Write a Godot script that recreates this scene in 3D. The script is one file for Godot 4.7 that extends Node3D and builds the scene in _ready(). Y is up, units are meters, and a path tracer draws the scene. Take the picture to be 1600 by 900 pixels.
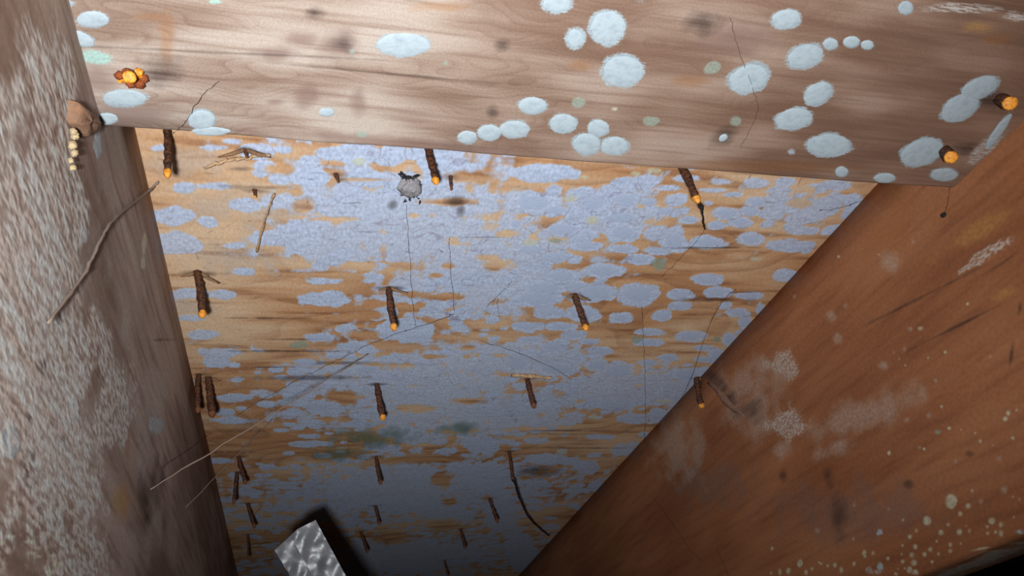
extends Node3D
# A rafter bay seen from below by the light of a hand-held lamp: plywood roof deck spotted with mould, rusty nail points, two rafters, a block between them.
# Metres; the deck's underside lies at DECK above the eye, which sits at height EYE over the floor.
const EYE := 0.75
const DECK := 0.244
const BAY_LEFT := -0.07051
const BAY_RIGHT := 0.29773
const BLOCK_BOTTOM := 0.20834
const BLOCK_NEAR := 0.1152
const BLOCK_FAR := 0.20657
const RAFTER_DEEP := 0.1848
const RAFTER_WIDE := 0.038
# stains as measured on the boards: u, v, half length, half width (tenths of a millimetre), turn (degrees), sort
const CEILING_STAINS = [1906, 929, 148, 98, -176, 0, 2034, 977, 93, 51, -179, 0, 2229, 902, 111, 84, 46, 0, 2385, 855, 107, 57, -178, 0, 2524, 868, 73, 41, -176, 0, 2646, 936, 76, 41, -176, 0, 2968, 770, 75, 25, 178, 0, 2866, 848, 39, 24, -168, 0, 3022, 925, 102, 60, -169, 0, 3153, 896, 94, 49, -174, 0, 3153, 824, 82, 49, -167, 0, 2122, 1130, 139, 76, -178, 0, 2425, 1007, 118, 70, -175, 0, 2478, 1132, 121, 87, -159, 0, 1996, 1317, 123, 62, -180, 0, 2300, 1259, 108, 58, -178, 0, 2158, 1377, 139, 60, 180, 0, 2532, 1274, 105, 49, -178, 0, 2820, 995, 78, 39, -176, 0, 3008, 1027, 82, 45, -172, 0, 3137, 990, 85, 52, -165, 0, 2819, 1196, 119, 82, -144, 0, 3024, 1182, 132, 68, -175, 0, 2748, 1280, 94, 44, -178, 0, 2675, 1367, 97, 60, -170, 0, 3285, 1135, 105, 64, -163, 0, 2252, 1561, 125, 93, -161, 0, 2492, 1495, 157, 85, -176, 0, 1975, 1585, 49, 31, 68, 0, 2369, 1655, 111, 66, -173, 0, 2515, 1719, 173, 113, -168, 0, 2807, 1732, 179, 127, -150, 0, 2175, 1687, 175, 90, -178, 0, 2166, 1803, 206, 116, -176, 0, 2274, 1944, 130, 85, -170, 0, 2511, 1963, 150, 98, -168, 0, 2793, 2006, 98, 68, -158, 0, 3090, 1719, 116, 65, -170, 0, 3159, 1853, 98, 60, -165, 0, 3080, 1973, 103, 69, -142, 0, 3197, 1549, 130, 72, -170, 0, 3340, 1685, 121, 69, -168, 0, 3589, 1712, 136, 54, -177, 0, 3620, 1918, 106, 61, -163, 0, 2817, 1412, 71, 43, 54, 2, 3427, 1323, 46, 24, -170, 1, 1973, 1251, 49, 34, -174, 1, 2106, 1223, 43, 26, -176, 2, 2269, 1037, 41, 31, -144, 1, 2087, 880, 46, 24, -180, 1, 2180, 2125, 130, 57, -178, 0, 2413, 2121, 120, 65, -174, 0, 2536, 2227, 109, 67, -169, 0, 2670, 2310, 88, 50, -171, 0, 2237, 2287, 90, 49, -174, 0, 2438, 2384, 135, 84, -169, 0, 2811, 2441, 118, 72, -167, 0, 3063, 2177, 122, 55, -175, 0, 3122, 2320, 126, 63, -172, 0, 3404, 2229, 142, 82, -165, 0, 3592, 2392, 107, 48, -173, 0, 3635, 2270, 50, 28, 47, 2, 3364, 2533, 109, 60, -167, 0, 3243, 2613, 99, 55, -167, 0, 3054, 2744, 197, 131, -135, 0, 2564, 2706, 203, 124, -168, 0, 2848, 2644, 136, 96, -143, 0, 2243, 2611, 192, 90, 72, 0, 3645, 2802, 183, 110, -158, 0, 3677, 2566, 111, 50, -172, 0, 3023, 2277, 61, 41, -136, 2, 3768, 1874, 122, 35, 58, 0, 3735, 2038, 130, 57, 54, 0, 3738, 2270, 139, 59, 55, 0, 3761, 2519, 184, 63, 59, 0, 2403, 904, 60, 33, -177, 0, 1857, 1103, 55, 44, 57, 0, 772, 1054, 79, 59, 95, 3, 906, 1132, 155, 25, 176, 3, 743, 1470, 44, 37, 167, 3, 583, 1451, 42, 22, 175, 3, 1044, 1520, 125, 39, 177, 3, 912, 1606, 136, 52, 177, 3, 1074, 1629, 58, 51, -179, 3, 601, 1592, 30, 27, 113, 3, 1760, 1410, 73, 43, -179, 3, 1834, 1467, 124, 61, 180, 3, 1819, 1187, 59, 33, -180, 3, 1458, 957, 149, 35, 175, 3, 1312, 1076, 43, 27, 177, 3, 1499, 1587, 43, 29, -178, 3, 1557, 1802, 165, 50, 178, 3, 1175, 2012, 88, 66, -178, 3, 1116, 2248, 144, 82, -179, 3, 614, 1971, 136, 105, 96, 3, 661, 2133, 255, 144, 178, 3, 694, 2518, 195, 138, 180, 3, 633, 2307, 187, 153, 176, 3, 1625, 2517, 101, 38, -179, 3, 1837, 2402, 60, 47, -162, 3, 1858, 2517, 39, 31, -156, 3, 2173, 2781, 80, 32, -176, 3, 1417, 2446, 84, 28, -179, 3, 1556, 1492, 48, 28, -180, 3, 872, 2277, 115, 56, 179, 0, 751, 2377, 64, 53, 179, 2, 1071, 2380, 100, 54, -179, 0, 799, 2587, 133, 71, -179, 0, 984, 2517, 81, 42, -179, 0, 1202, 2692, 113, 60, -178, 0, 896, 2718, 83, 45, -178, 0, 897, 1849, 154, 88, 178, 0, 1033, 2173, 77, 62, -177, 0, 1402, 2194, 202, 153, -173, 0, 868, 1669, 69, 45, 176, 0, 954, 1056, 123, 96, 172, 0, 753, 1220, 94, 84, 159, 0, 1614, 3316, 179, 80, -175, 3, 2004, 3204, 167, 58, -176, 3, 1897, 4326, 345, 106, -173, 3, 2054, 4862, 259, 118, 77, 3, 2216, 5471, 153, 102, 63, 3, 2297, 6240, 319, 214, 58, 3, 1779, 6592, 313, 218, 62, 3, 2012, 3709, 220, 145, -165, 11, 1326, 3832, 393, 228, -171, 11, 1072, 4158, 279, 179, -169, 11, 1054, 3103, 151, 133, -160, 3, 761, 2994, 100, 96, -155, 0, 1021, 3035, 133, 114, -166, 0, 956, 3272, 178, 149, 78, 0, 689, 3173, 87, 68, -175, 0, 1197, 3245, 70, 42, -174, 0, 1386, 3435, 146, 56, -176, 0, 1240, 3410, 81, 66, -162, 0, 1551, 3463, 83, 45, -173, 0, 1349, 3215, 94, 53, -174, 0, 1924, 3405, 136, 107, -149, 0, 1734, 3590, 122, 86, -165, 0, 1482, 3737, 158, 127, -156, 0, 1205, 3579, 162, 77, -175, 0, 843, 3774, 96, 56, -173, 0, 846, 3919, 180, 76, -174, 0, 968, 4169, 86, 62, -167, 0, 1129, 4290, 107, 65, -169, 0, 1444, 4054, 160, 88, -171, 0, 1664, 3706, 88, 60, -166, 0, 1708, 3899, 232, 86, -174, 0, 1981, 4167, 116, 73, -165, 0, 2327, 3522, 133, 94, -157, 0]
const CEILING_STAINS_MORE = [2375, 3816, 115, 63, -168, 0, 2283, 4079, 217, 163, -139, 0, 2182, 4555, 171, 121, -154, 0, 1818, 4727, 321, 246, -146, 0, 1438, 4790, 331, 224, 74, 0, 2487, 4867, 480, 259, 70, 0, 1792, 5474, 451, 299, -157, 0, 1183, 4972, 257, 186, 74, 0, 2879, 5949, 905, 185, 76, 0, 2298, 5959, 454, 262, 69, 0, 1098, 4025, 51, 35, -169, 1, 2721, 2976, 192, 69, -176, 0, 3151, 3004, 168, 87, -170, 0, 3542, 3068, 175, 79, -171, 0, 2860, 3141, 128, 65, -171, 0, 3213, 3268, 257, 147, -165, 0, 3484, 3582, 193, 111, -162, 0, 3730, 3553, 199, 105, 55, 0, 2625, 3302, 169, 109, -162, 0, 2459, 3411, 127, 82, 62, 0, 2401, 3181, 82, 61, 48, 0, 2888, 3490, 87, 47, -168, 0, 2642, 3628, 96, 49, -170, 0, 2751, 3998, 152, 72, -170, 0, 3334, 3962, 169, 64, -172, 0, 3743, 3930, 86, 52, 46, 0, 3673, 4289, 194, 121, -139, 0, 3723, 4143, 90, 54, 48, 0, 2939, 4426, 224, 135, -160, 0, 3190, 4501, 151, 100, -145, 0, 3445, 4689, 227, 135, 54, 0, 3028, 5066, 197, 120, -156, 0, 3545, 5347, 205, 91, -165, 0, 3749, 5250, 217, 107, 61, 0, 3123, 5596, 150, 95, -149, 0, 3008, 5794, 186, 68, 72, 0, 3674, 5831, 145, 68, 63, 0, 3515, 6224, 114, 56, -160, 0, 3615, 6569, 182, 110, 49, 0, 3219, 6652, 222, 74, 73, 0, 3408, 7306, 608, 210, 72, 0, 3682, 8053, 699, 225, 72, 0, 2965, 4747, 302, 177, -160, 5, 3644, 3262, 81, 34, -171, 1, 3130, 3542, 55, 37, -149, 1, 3059, 4275, 69, 45, -153, 1, 179, 1157, 98, 75, 156, 0, 172, 1380, 131, 93, 165, 0, 509, 1060, 78, 61, 163, 0, 196, 1822, 109, 58, 174, 0, 349, 1827, 100, 52, 175, 0, 159, 2073, 79, 41, 176, 0, 217, 2256, 101, 63, 175, 0, 289, 2477, 124, 79, 177, 0, 482, 1599, 65, 39, 174, 0, 442, 1379, 62, 35, 173, 0, 357, 1076, 260, 181, 166, 8, 304, 779, 292, 119, 172, 8, 615, 1107, 295, 259, 116, 8, 482, 1471, 379, 220, 173, 8, 1034, 931, 482, 275, 175, 8, 183, 1963, 201, 130, 173, 8, 3458, 877, 351, 200, -166, 8, 325, 3094, 117, 81, -180, 0, 289, 3453, 130, 72, -177, 0, 160, 4205, 127, 71, -174, 0, 351, 4964, 144, 107, -165, 0, 304, 5598, 155, 98, -165, 0, 283, 4593, 70, 66, 56, 0, 247, 963, 56, 42, 159, 0, 182, 712, 52, 25, 170, 0, 477, 643, 53, 25, 171, 0, 396, 689, 70, 20, 173, 0, 376, 937, 92, 29, 174, 0, 773, 650, 49, 44, 121, 3, 649, 798, 84, 50, 171, 3, 1540, 764, 155, 59, 176, 3, 1041, 832, 157, 15, 175, 3, 983, 669, 188, 67, 174, 0, 1316, 635, 195, 48, 174, 0, 809, 840, 115, 72, 172, 0, 1244, 859, 122, 60, 175, 0, 1013, 714, 29, 25, 169, 1, 678, 673, 54, 26, 172, 0, 1902, 707, 193, 75, 176, 0, 2275, 656, 145, 54, 177, 3, 2300, 631, 78, 21, 176, 0, 2468, 635, 46, 21, 180, 1, 2370, 665, 34, 17, 180, 1, 2380, 748, 104, 47, 179, 0, 2652, 597, 46, 15, 177, 0, 2659, 675, 94, 35, 178, 0, 2870, 679, 67, 26, 179, 0, 3066, 670, 89, 44, -176, 0, 2597, 753, 95, 29, 177, 0, 2854, 747, 109, 23, 176, 0, 2114, 714, 28, 15, -180, 1, 3221, 647, 78, 39, -175, 0, 3368, 600, 34, 18, -170, 0, 3518, 654, 156, 47, 178, 0, 3234, 713, 102, 33, 178, 0, 3360, 702, 90, 24, 177, 3, 3284, 796, 120, 54, -177, 0, 3542, 902, 152, 55, -180, 0, 3663, 746, 112, 51, -175, 0, 3583, 1034, 115, 48, -177, 0, 3570, 1177, 175, 69, -178, 0, 3787, 883, 83, 47, -157, 0, 3721, 1477, 107, 63, -147, 0, 3345, 993, 74, 43, -165, 8, 3410, 803, 95, 43, -176, 3]
const CEILING_CRACKS = [1498, 946, 75, 48, 179, 5, 1545, 1024, 67, 27, 79, 5, 590, 2062, 238, 14, 179, 5, 660, 2449, 423, 19, 180, 5, 684, 2305, 251, 13, 179, 5, 574, 2657, 237, 17, -180, 5, 807, 2807, 456, 43, -179, 5, 963, 2602, 313, 29, -180, 5, 1198, 1003, 48, 31, 83, 5, 1090, 1221, 86, 7, 176, 5, 1686, 1224, 150, 7, 176, 5, 469, 928, 168, 10, 175, 5, 494, 813, 82, 19, 174, 5, 392, 748, 177, 11, 174, 6, 563, 929, 198, 18, 175, 5, 247, 1632, 142, 29, 177, 5, 2423, 1759, 150, 49, 180, 5, 933, 842, 41, 22, 174, 5, 3293, 4206, 641, 20, -175, 5, 3061, 3808, 558, 18, -176, 5, 2923, 3874, 397, 13, -176, 5, 3100, 1227, 449, 12, 176, 5, 3008, 1490, 184, 44, 179, 6, 3082, 1333, 458, 64, 177, 6, 2211, 1160, 97, 19, 177, 6, 3549, 2128, 298, 161, -168, 6, 3369, 1770, 307, 30, 178, 5, 3551, 1671, 123, 12, 178, 5]
const MOULD_FIELDS = [1310, 1075, 835, 549, 1804, 1565, 792, 644, 1599, 3028, 1245, 903, 1834, 5214, 2032, 1136, 1990, 7532, 1982, 1351, 2192, 3422, 978, 593, 2336, 972, 445, 302, 927, 1349, 435, 291, 2331, 2572, 588, 394, 3361, 3066, 1336, 453, 3543, 815, 321, 188]
const BOARD_STAINS = [1465, 255, 60, 42, 180, 0, 1666, 319, 85, 69, -146, 0, 1565, 374, 55, 43, 54, 0, 1784, 490, 99, 78, -157, 0, 992, 483, 102, 56, 172, 0, 2122, 431, 36, 33, 48, 2, 2291, 461, 95, 82, -164, 0, 2293, 197, 69, 48, -172, 0, 2456, 335, 87, 66, -175, 0, 2525, 271, 45, 28, -157, 0, 2603, 252, 46, 27, -165, 0, 2676, 256, 37, 22, -161, 0, 2619, 496, 75, 63, -139, 0, 2593, 634, 95, 70, -173, 0, 2844, 756, 132, 73, -169, 0, 2694, 813, 30, 19, -150, 0, 3313, 385, 89, 75, -171, 0, 3307, 489, 104, 85, -145, 0, 3325, 750, 128, 97, -156, 0, 3553, 872, 96, 46, -169, 0, 3256, 922, 72, 36, -171, 0, 1498, 690, 64, 49, -175, 0, 1667, 654, 37, 30, -136, 2, 1365, 842, 56, 49, -164, 0, 1456, 815, 71, 53, -177, 0, 1642, 764, 68, 56, -154, 0, 1790, 772, 60, 47, -140, 0, 1771, 861, 77, 61, -136, 0, 1890, 859, 73, 57, -156, 0, 1283, 874, 45, 40, -169, 0, 754, 808, 32, 24, 167, 0, 885, 907, 24, 20, 169, 2, 55, 515, 56, 33, 161, 0, 5, 592, 47, 34, -162, 0, 37, 661, 63, 34, -178, 4, 93, 821, 82, 44, 166, 0, 17, 922, 47, 31, 158, 0, 328, 893, 60, 49, 130, 0, 355, 945, 77, 25, 172, 0, 2338, 764, 25, 22, 68, 0, 1994, 714, 40, 28, -164, 2, 2718, 92, 45, 26, -153, 0, 2350, 674, 39, 26, -152, 2, -4, 467, 27, 18, 149, 0, 3009, 903, 53, 30, -145, 0, 1820, 668, 16, 12, -164, 1, 1742, 207, 22, 7, 173, 0, 827, 531, 13, 12, 118, 2, 1145, 537, 14, 13, 55, 2, 410, 401, 26, 9, 170, 4, 583, 576, 102, 51, 170, 9, 2957, 57, 231, 24, 172, 7, 3192, 59, 70, 26, 179, 7, 3631, 695, 136, 69, 89, 7, 3606, 592, 128, 31, 72, 0, 578, 783, 43, 23, 170, 9, 795, 504, 50, 40, 163, 5, 785, 512, 96, 85, 153, 9, 794, 499, 25, 22, 152, 5, 663, 502, 81, 49, 168, 9, 1095, 935, 740, 47, -179, 9, 70, 903, 153, 110, 151, 9, 21, 741, 120, 85, 126, 9, 1324, 438, 38, 34, 47, 5, 2335, 758, 90, 69, 103, 5, 3406, 432, 119, 52, -161, 5, 3363, 753, 111, 56, -167, 5, 3536, 707, 95, 43, -172, 5, 3196, 157, 114, 39, 178, 6, 3073, 123, 100, 37, 179, 10, 220, 689, 104, 75, 153, 5, 1355, 738, 45, 29, 74, 5, 112, 897, 188, 87, 169, 9, 255, 562, 175, 33, 98, 6, 701, 400, 40, 32, 158, 5, 1096, 320, 123, 28, 172, 6, 230, 479, 93, 23, 171, 6, 1616, 482, 66, 33, 176, 6, 2067, 498, 102, 42, 177, 6, 2153, 301, 223, 106, 179, 9, 353, 595, 774, 8, 176, 5, 1042, 607, 533, 8, 179, 5, 2001, 254, 97, 62, -174, 5, 686, 742, 88, 64, 97, 9, 863, 751, 89, 45, 87, 9, 2642, 905, 611, 56, 175, 6]
const BOARD_KNOTS = [797, 504, 55, 1326, 438, 36, 1619, 482, 66, 2330, 759, 117, 2668, 471, 136]
const RIGHT_STAINS = [2085, 1599, 47, 36, -170, 1, 2068, 1661, 23, 16, -180, 1, 2009, 1646, 23, 16, -179, 1, 2278, 1629, 32, 24, -173, 1, 2370, 1648, 21, 16, -156, 1, 2427, 1660, 20, 14, -174, 1, 2165, 1684, 15, 10, -180, 1, 2225, 1701, 24, 17, -176, 1, 2115, 1732, 28, 21, -159, 1, 2060, 1744, 24, 18, -160, 1, 2065, 1719, 11, 8, -178, 1, 1920, 1744, 24, 17, -176, 1, 1955, 1757, 14, 10, -176, 1, 1969, 1783, 14, 10, -175, 1, 1881, 1771, 19, 14, -157, 1, 1901, 1802, 19, 14, -157, 1, 1925, 1790, 12, 8, -175, 1, 2420, 1713, 21, 15, -173, 1, 2334, 1750, 26, 17, -180, 1, 2380, 1761, 19, 14, -159, 1, 2202, 1767, 15, 11, -151, 1, 2218, 1791, 19, 13, -178, 1, 2295, 1784, 18, 13, -162, 1, 2467, 1739, 21, 14, 179, 1, 2546, 1752, 22, 15, -174, 1, 2474, 1777, 23, 14, -180, 1, 2624, 1794, 22, 14, 180, 1, 2526, 1800, 23, 16, -164, 1, 2490, 1820, 26, 14, 173, 1, 2550, 1785, 12, 8, 180, 1, 2595, 1777, 13, 8, 179, 1, 2353, 1804, 13, 8, -179, 1, 2622, 1580, 30, 21, -180, 0, 2717, 1732, 32, 23, -165, 0, 2815, 1725, 48, 24, 172, 7, 2904, 1668, 23, 16, -169, 1, 2730, 1658, 20, 14, -170, 1, 2794, 1640, 27, 20, -162, 1, 2799, 1656, 21, 13, 176, 1, 2635, 1712, 20, 14, -174, 1, 3072, 1632, 28, 20, -174, 1, 3032, 1669, 22, 16, -155, 1, 3135, 1618, 19, 13, -172, 1, 3287, 1597, 26, 16, 179, 1, 3386, 1539, 36, 24, -179, 1, 3529, 1547, 43, 29, -177, 1, 3352, 1599, 32, 23, -170, 1, 3623, 1530, 29, 21, -147, 1, 3720, 1512, 31, 19, 179, 1, 3185, 1593, 15, 9, 179, 1, 3201, 1582, 12, 7, 174, 1, 2274, 1729, 12, 9, -163, 1, 2139, 1779, 11, 8, -159, 1, 2532, 1719, 14, 10, -176, 1, 2501, 1684, 14, 9, 178, 1, 1847, 1334, 8, 6, -169, 1, 1787, 1380, 9, 7, -168, 1, 1781, 1422, 13, 11, -174, 1, 1732, 1463, 10, 8, -151, 1, 1731, 1524, 28, 20, 171, 8, 1622, 1475, 14, 12, -169, 1, 1583, 1375, 16, 14, -159, 1, 1610, 1390, 14, 12, -156, 1, 1540, 1382, 10, 9, 178, 1, 1976, 1202, 28, 24, -173, 8, 1888, 1196, 17, 13, 167, 1, 2118, 1160, 37, 21, 159, 8, 1973, 1291, 32, 18, 160, 2, 1906, 1302, 19, 14, 167, 1, 1957, 1448, 16, 11, 48, 0, 2121, 1309, 17, 14, -177, 8, 2099, 1326, 13, 10, 178, 1, 2329, 1251, 16, 13, -179, 1, 1945, 1594, 14, 11, -145, 1, 1926, 1652, 18, 14, -166, 8, 1784, 1651, 27, 21, -158, 8, 1759, 1688, 12, 9, -155, 1, 1736, 1709, 14, 11, -157, 8, 2493, 1498, 19, 14, -177, 8, 2427, 1576, 11, 8, -176, 1, 1802, 1763, 9, 7, -162, 1, 1808, 1826, 31, 14, 167, 0, 2728, 1395, 33, 25, -150, 8, 3623, 1381, 20, 13, 177, 1, 3118, 1418, 32, 23, -176, 8, 2839, 1551, 13, 10, -173, 1, 3250, 1029, 57, 45, -175, 5, 2289, 1435, 38, 23, 167, 5, 1866, 1448, 31, 17, 163, 5, 2233, 1858, 268, 11, -177, 8, 2043, 1831, 72, 7, 172, 1, 2879, 1387, 151, 103, -137, 5, 2860, 1191, 102, 72, -136, 5, 2773, 1747, 66, 13, 166, 7, 2680, 1068, 272, 73, 173, 8, 3060, 745, 203, 134, 162, 7, 3188, 866, 161, 81, 161, 8, 2180, 420, 32, 27, 146, 8, 2344, 542, 54, 45, 153, 8, 2312, 408, 74, 45, 148, 8, 1847, 782, 21, 17, 152, 8, 1792, 811, 27, 17, 149, 1, 1940, 847, 19, 17, 172, 8, 1995, 873, 20, 18, 162, 8, 2108, 849, 55, 34, 154, 8, 2012, 825, 22, 20, 164, 8, 1978, 920, 13, 11, 162, 1, 1726, 987, 10, 9, 168, 1, 1494, 859, 8, 8, 142, 1, 1523, 1125, 17, 15, 173, 8, 1850, 1074, 18, 14, 162, 8, 1829, 960, 11, 9, 165, 1, 2537, 116, 26, 22, 143, 8, 1758, 448, 30, 25, 137, 8, 1591, 415, 25, 22, 128, 8, 1815, 328, 9, 8, 132, 1, 2076, 145, 15, 11, 137, 1, 1256, 727, 143, 33, 172, 7, 1420, 714, 66, 15, 175, 7, 2813, 445, 120, 81, 154, 7, 2933, 457, 273, 97, 152, 8, 1283, 1020, 42, 12, 46, 5, 1430, 1169, 80, 14, 48, 5, 1256, 609, 316, 63, 168, 10, 1243, 808, 90, 10, 177, 5, 1288, 799, 82, 5, 177, 5, 1792, 402, 122, 102, 135, 8, 1321, 927, 104, 38, 163, 10, 1761, 670, 530, 11, 168, 5, 1603, 917, 412, 8, 171, 5, 2880, 405, 216, 75, 157, 7, 2804, 488, 105, 96, 173, 7, 3094, 305, 370, 112, 152, 8, 3309, 339, 520, 222, 154, 8, 3336, 522, 538, 260, 157, 8, 3621, 186, 243, 77, 129, 5, 3696, 73, 129, 61, 140, 5, 3560, 323, 133, 59, 130, 5, 3386, 499, 204, 97, 156, 5, 3529, 429, 185, 61, 124, 8, 4503, 312, 676, 361, 161, 8, 2843, 1399, 1082, 209, 162, 9, 4211, 747, 870, 236, 161, 9, 969, 523, 141, 60, 59, 6, 1656, 261, 471, 231, 169, 6, 2429, 1007, 597, 141, 172, 8]
const RIGHT_UNDERSIDE = [2350, 2030, 700, 190, 0, 8, 2350, 2060, 800, 150, 0, 8, 2200, 1990, 500, 120, 0, 7, 2016, 2141, 24, 9, 89, 1, 2484, 2109, 36, 6, 83, 1, 1846, 2101, 33, 5, 97, 1, 2078, 2004, 27, 8, 91, 1, 2469, 1959, 27, 6, 86, 1, 1922, 1929, 54, 9, 83, 1, 1779, 1941, 43, 8, 80, 1, 2443, 1880, 36, 8, 99, 1, 2060, 2120, 50, 9, 80, 1, 2313, 2174, 31, 9, 90, 1, 2675, 2025, 17, 5, 82, 1, 2051, 2169, 41, 9, 91, 1, 2512, 2123, 53, 9, 96, 1, 1863, 1988, 17, 7, 95, 1, 1811, 1936, 30, 6, 95, 1, 2172, 2071, 35, 7, 98, 1, 2882, 1913, 49, 6, 82, 1, 2210, 2033, 54, 6, 80, 1, 2781, 1913, 35, 9, 90, 1, 2285, 2120, 16, 7, 88, 1, 2932, 2120, 18, 5, 89, 1, 2593, 1979, 30, 9, 99, 1, 2239, 2149, 29, 5, 90, 1, 2543, 2147, 54, 8, 95, 1, 2602, 2090, 46, 9, 87, 1, 1849, 1951, 24, 6, 96, 1, 1822, 2014, 48, 6, 81, 1, 2040, 1905, 48, 5, 83, 1, 2727, 2123, 39, 9, 81, 1, 2907, 2051, 28, 9, 93, 1, 2933, 1912, 39, 7, 93, 1, 2040, 1889, 37, 6, 97, 1, 2301, 2005, 41, 7, 99, 1, 2696, 2029, 24, 8, 94, 1, 2657, 2178, 24, 7, 88, 1, 2132, 1989, 35, 7, 85, 1, 1911, 1970, 21, 6, 93, 1, 2471, 2179, 38, 7, 92, 1, 2622, 2064, 39, 8, 87, 1, 2682, 2061, 28, 6, 81, 1, 2167, 1883, 22, 5, 85, 1, 2167, 2057, 47, 8, 83, 1, 2822, 2099, 35, 8, 90, 1, 1951, 2072, 55, 8, 83, 1, 1893, 2159, 52, 8, 95, 1, 1921, 2123, 23, 5, 88, 1]
const LEFT_STAINS = [981, 1030, 445, 439, 57, 7, 1454, 1508, 567, 310, 166, 7, 815, 707, 319, 203, 125, 7, 1253, 451, 72, 51, 130, 0, 1083, 451, 168, 7, 149, 5, 1111, 1368, 351, 294, -160, 7, 1183, 1103, 865, 590, 150, 8, 1543, 1307, 717, 381, 160, 8, 1275, 783, 168, 105, 95, 7, 1065, 836, 348, 148, 138, 7, 1089, 1097, 408, 211, 145, 7, 1500, 1145, 475, 238, 148, 7, 1348, 1398, 485, 193, 157, 7, 1713, 1487, 548, 172, 162, 7, 1977, 1609, 552, 119, 166, 7, 1063, 1319, 267, 147, 152, 8, 707, 945, 251, 154, 129, 8, 745, 711, 253, 163, 122, 8, 2108, 1029, 426, 214, 148, 7, 2728, 731, 490, 229, 146, 8, 2740, 986, 309, 163, 147, 8, 2463, 1266, 262, 99, 165, 10, 2732, 1369, 273, 126, 172, 8, 3208, 1165, 441, 179, 161, 8, 3694, 1055, 448, 165, 168, 8, 1331, 779, 50, 37, 143, 0, 1176, 1567, 80, 53, 170, 0, 1596, 1279, 69, 39, 162, 0, 2905, 739, 203, 50, 157, 0, 2199, 397, 89, 77, -158, 8, 2005, 717, 116, 96, 116, 8, 2066, 247, 58, 41, 116, 1, 2101, 327, 52, 28, 146, 1, 1254, 1461, 49, 23, 159, 5, 1333, 1573, 79, 58, -164, 5, 1570, 1398, 65, 30, 162, 5, 1271, 1297, 107, 29, 152, 5, 1308, 1125, 71, 27, 149, 5, 2973, 1020, 401, 159, 149, 5, 2388, 1074, 119, 83, -156, 6, 1378, 1745, 285, 62, 165, 9, 1334, 1753, 41, 6, 164, 1, 1459, 1729, 61, 8, 164, 1, 1504, 1747, 63, 8, 165, 1, 1561, 1740, 39, 7, 165, 1, 1672, 1707, 55, 7, 165, 1, 1536, 1724, 55, 7, 164, 1, 1752, 1713, 78, 9, 166, 1, 1692, 1749, 55, 7, 166, 1, 1281, 1785, 22, 6, 166, 1, 2768, 323, 389, 10, 149, 5, 2985, 1169, 170, 80, 151, 5]
const NAILS = [-584, -2360, 43, -300, -10, 28, -279, -2491, 11, -48, -1, 22, 505, -2374, 22, -247, 5, 33, 1743, -2354, 23, -292, 18, 36, 112, -2609, 11, -55, 1, 22, -250, -2751, 5, -46, 0, 22, -564, -3421, 53, -280, -8, 39, 448, -3525, 17, -288, 2, 35, 1576, -3547, 30, -270, 14, 38, -661, -4553, 18, -269, -3, 32, -608, -4597, 47, -279, -6, 44, 482, -4710, 34, -280, 4, 39, 1566, -4652, 16, -239, 5, 37, 2951, -4655, -25, -255, -16, 44, -498, -5926, 67, -232, -5, 40, -526, -6252, -10, -274, 1, 36, -483, -7028, 74, -231, -4, 40, 591, -6026, 29, -248, 3, 42, 686, -7283, 37, -192, 4, 37, 599, -8082, 74, -234, 6, 40, 1747, -6016, -2, -275, -1, 33, 1839, -7234, 46, -261, 12, 44, 1711, -8214, 34, -229, 7, 42, -527, -7959, 22, -253, -1, 25, 1736, -9485, 30, -212, 6, 32, 645, -2576, -4, -89, -1, 22]

var rng := RandomNumberGenerator.new()
var taken := {}
var M := {}

# ---------------------------------------------------------------- naming
func numbered(called: String) -> String:
	var n: int = taken.get(called, 0)
	taken[called] = n + 1
	return called if n == 0 else "%s_%03d" % [called, n]

func tag(o: Node3D, label: String, category: String, group := "") -> Node3D:
	o.set_meta("label", label)
	o.set_meta("category", category)
	if group != "":
		o.set_meta("group", group)
	return o

func thing(called: String, at: Vector3, label: String, category: String, group := "") -> Node3D:
	var o := Node3D.new()
	o.name = numbered(called)
	add_child(o)
	o.position = at
	return tag(o, label, category, group)

func part(called: String, mesh: Mesh, mat: Material, parent: Node3D) -> MeshInstance3D:
	var o := MeshInstance3D.new()
	o.name = numbered(called) if parent == self else called
	o.mesh = mesh
	o.material_override = mat
	parent.add_child(o, true)
	return o

func structure(called: String, mesh: Mesh, mat: Material) -> MeshInstance3D:
	var o := part(called, mesh, mat, self)
	o.set_meta("kind", "structure")
	return o

# ---------------------------------------------------------------- shapes
func grid(st: SurfaceTool, P: PackedVector3Array, U: PackedVector2Array, nc: int, nr: int, inside: Vector3) -> void:
	# nr rows of nc points; the front turns away from the point «inside»
	var k := maxi(0, nr / 2 - 1) * nc
	var a := P[k]
	var face := (P[k + nc] - a).cross(P[k + 1] - a)
	var flip := face.dot(a - inside) < 0.0
	for r in nr - 1:
		for c in nc - 1:
			var i := r * nc + c
			var quad := [i, i + 1, i + nc + 1, i, i + nc + 1, i + nc]
			if flip:
				quad = [i, i + nc + 1, i + 1, i, i + nc, i + nc + 1]
			for n in quad:
				st.set_uv(U[n])
				st.add_vertex(P[n])

func new_st() -> SurfaceTool:
	var st := SurfaceTool.new()
	st.begin(Mesh.PRIMITIVE_TRIANGLES)
	return st

func done(st: SurfaceTool, tangents := false) -> ArrayMesh:
	st.index()
	st.generate_normals()
	if tangents:
		st.generate_tangents()
	return st.commit()

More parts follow.
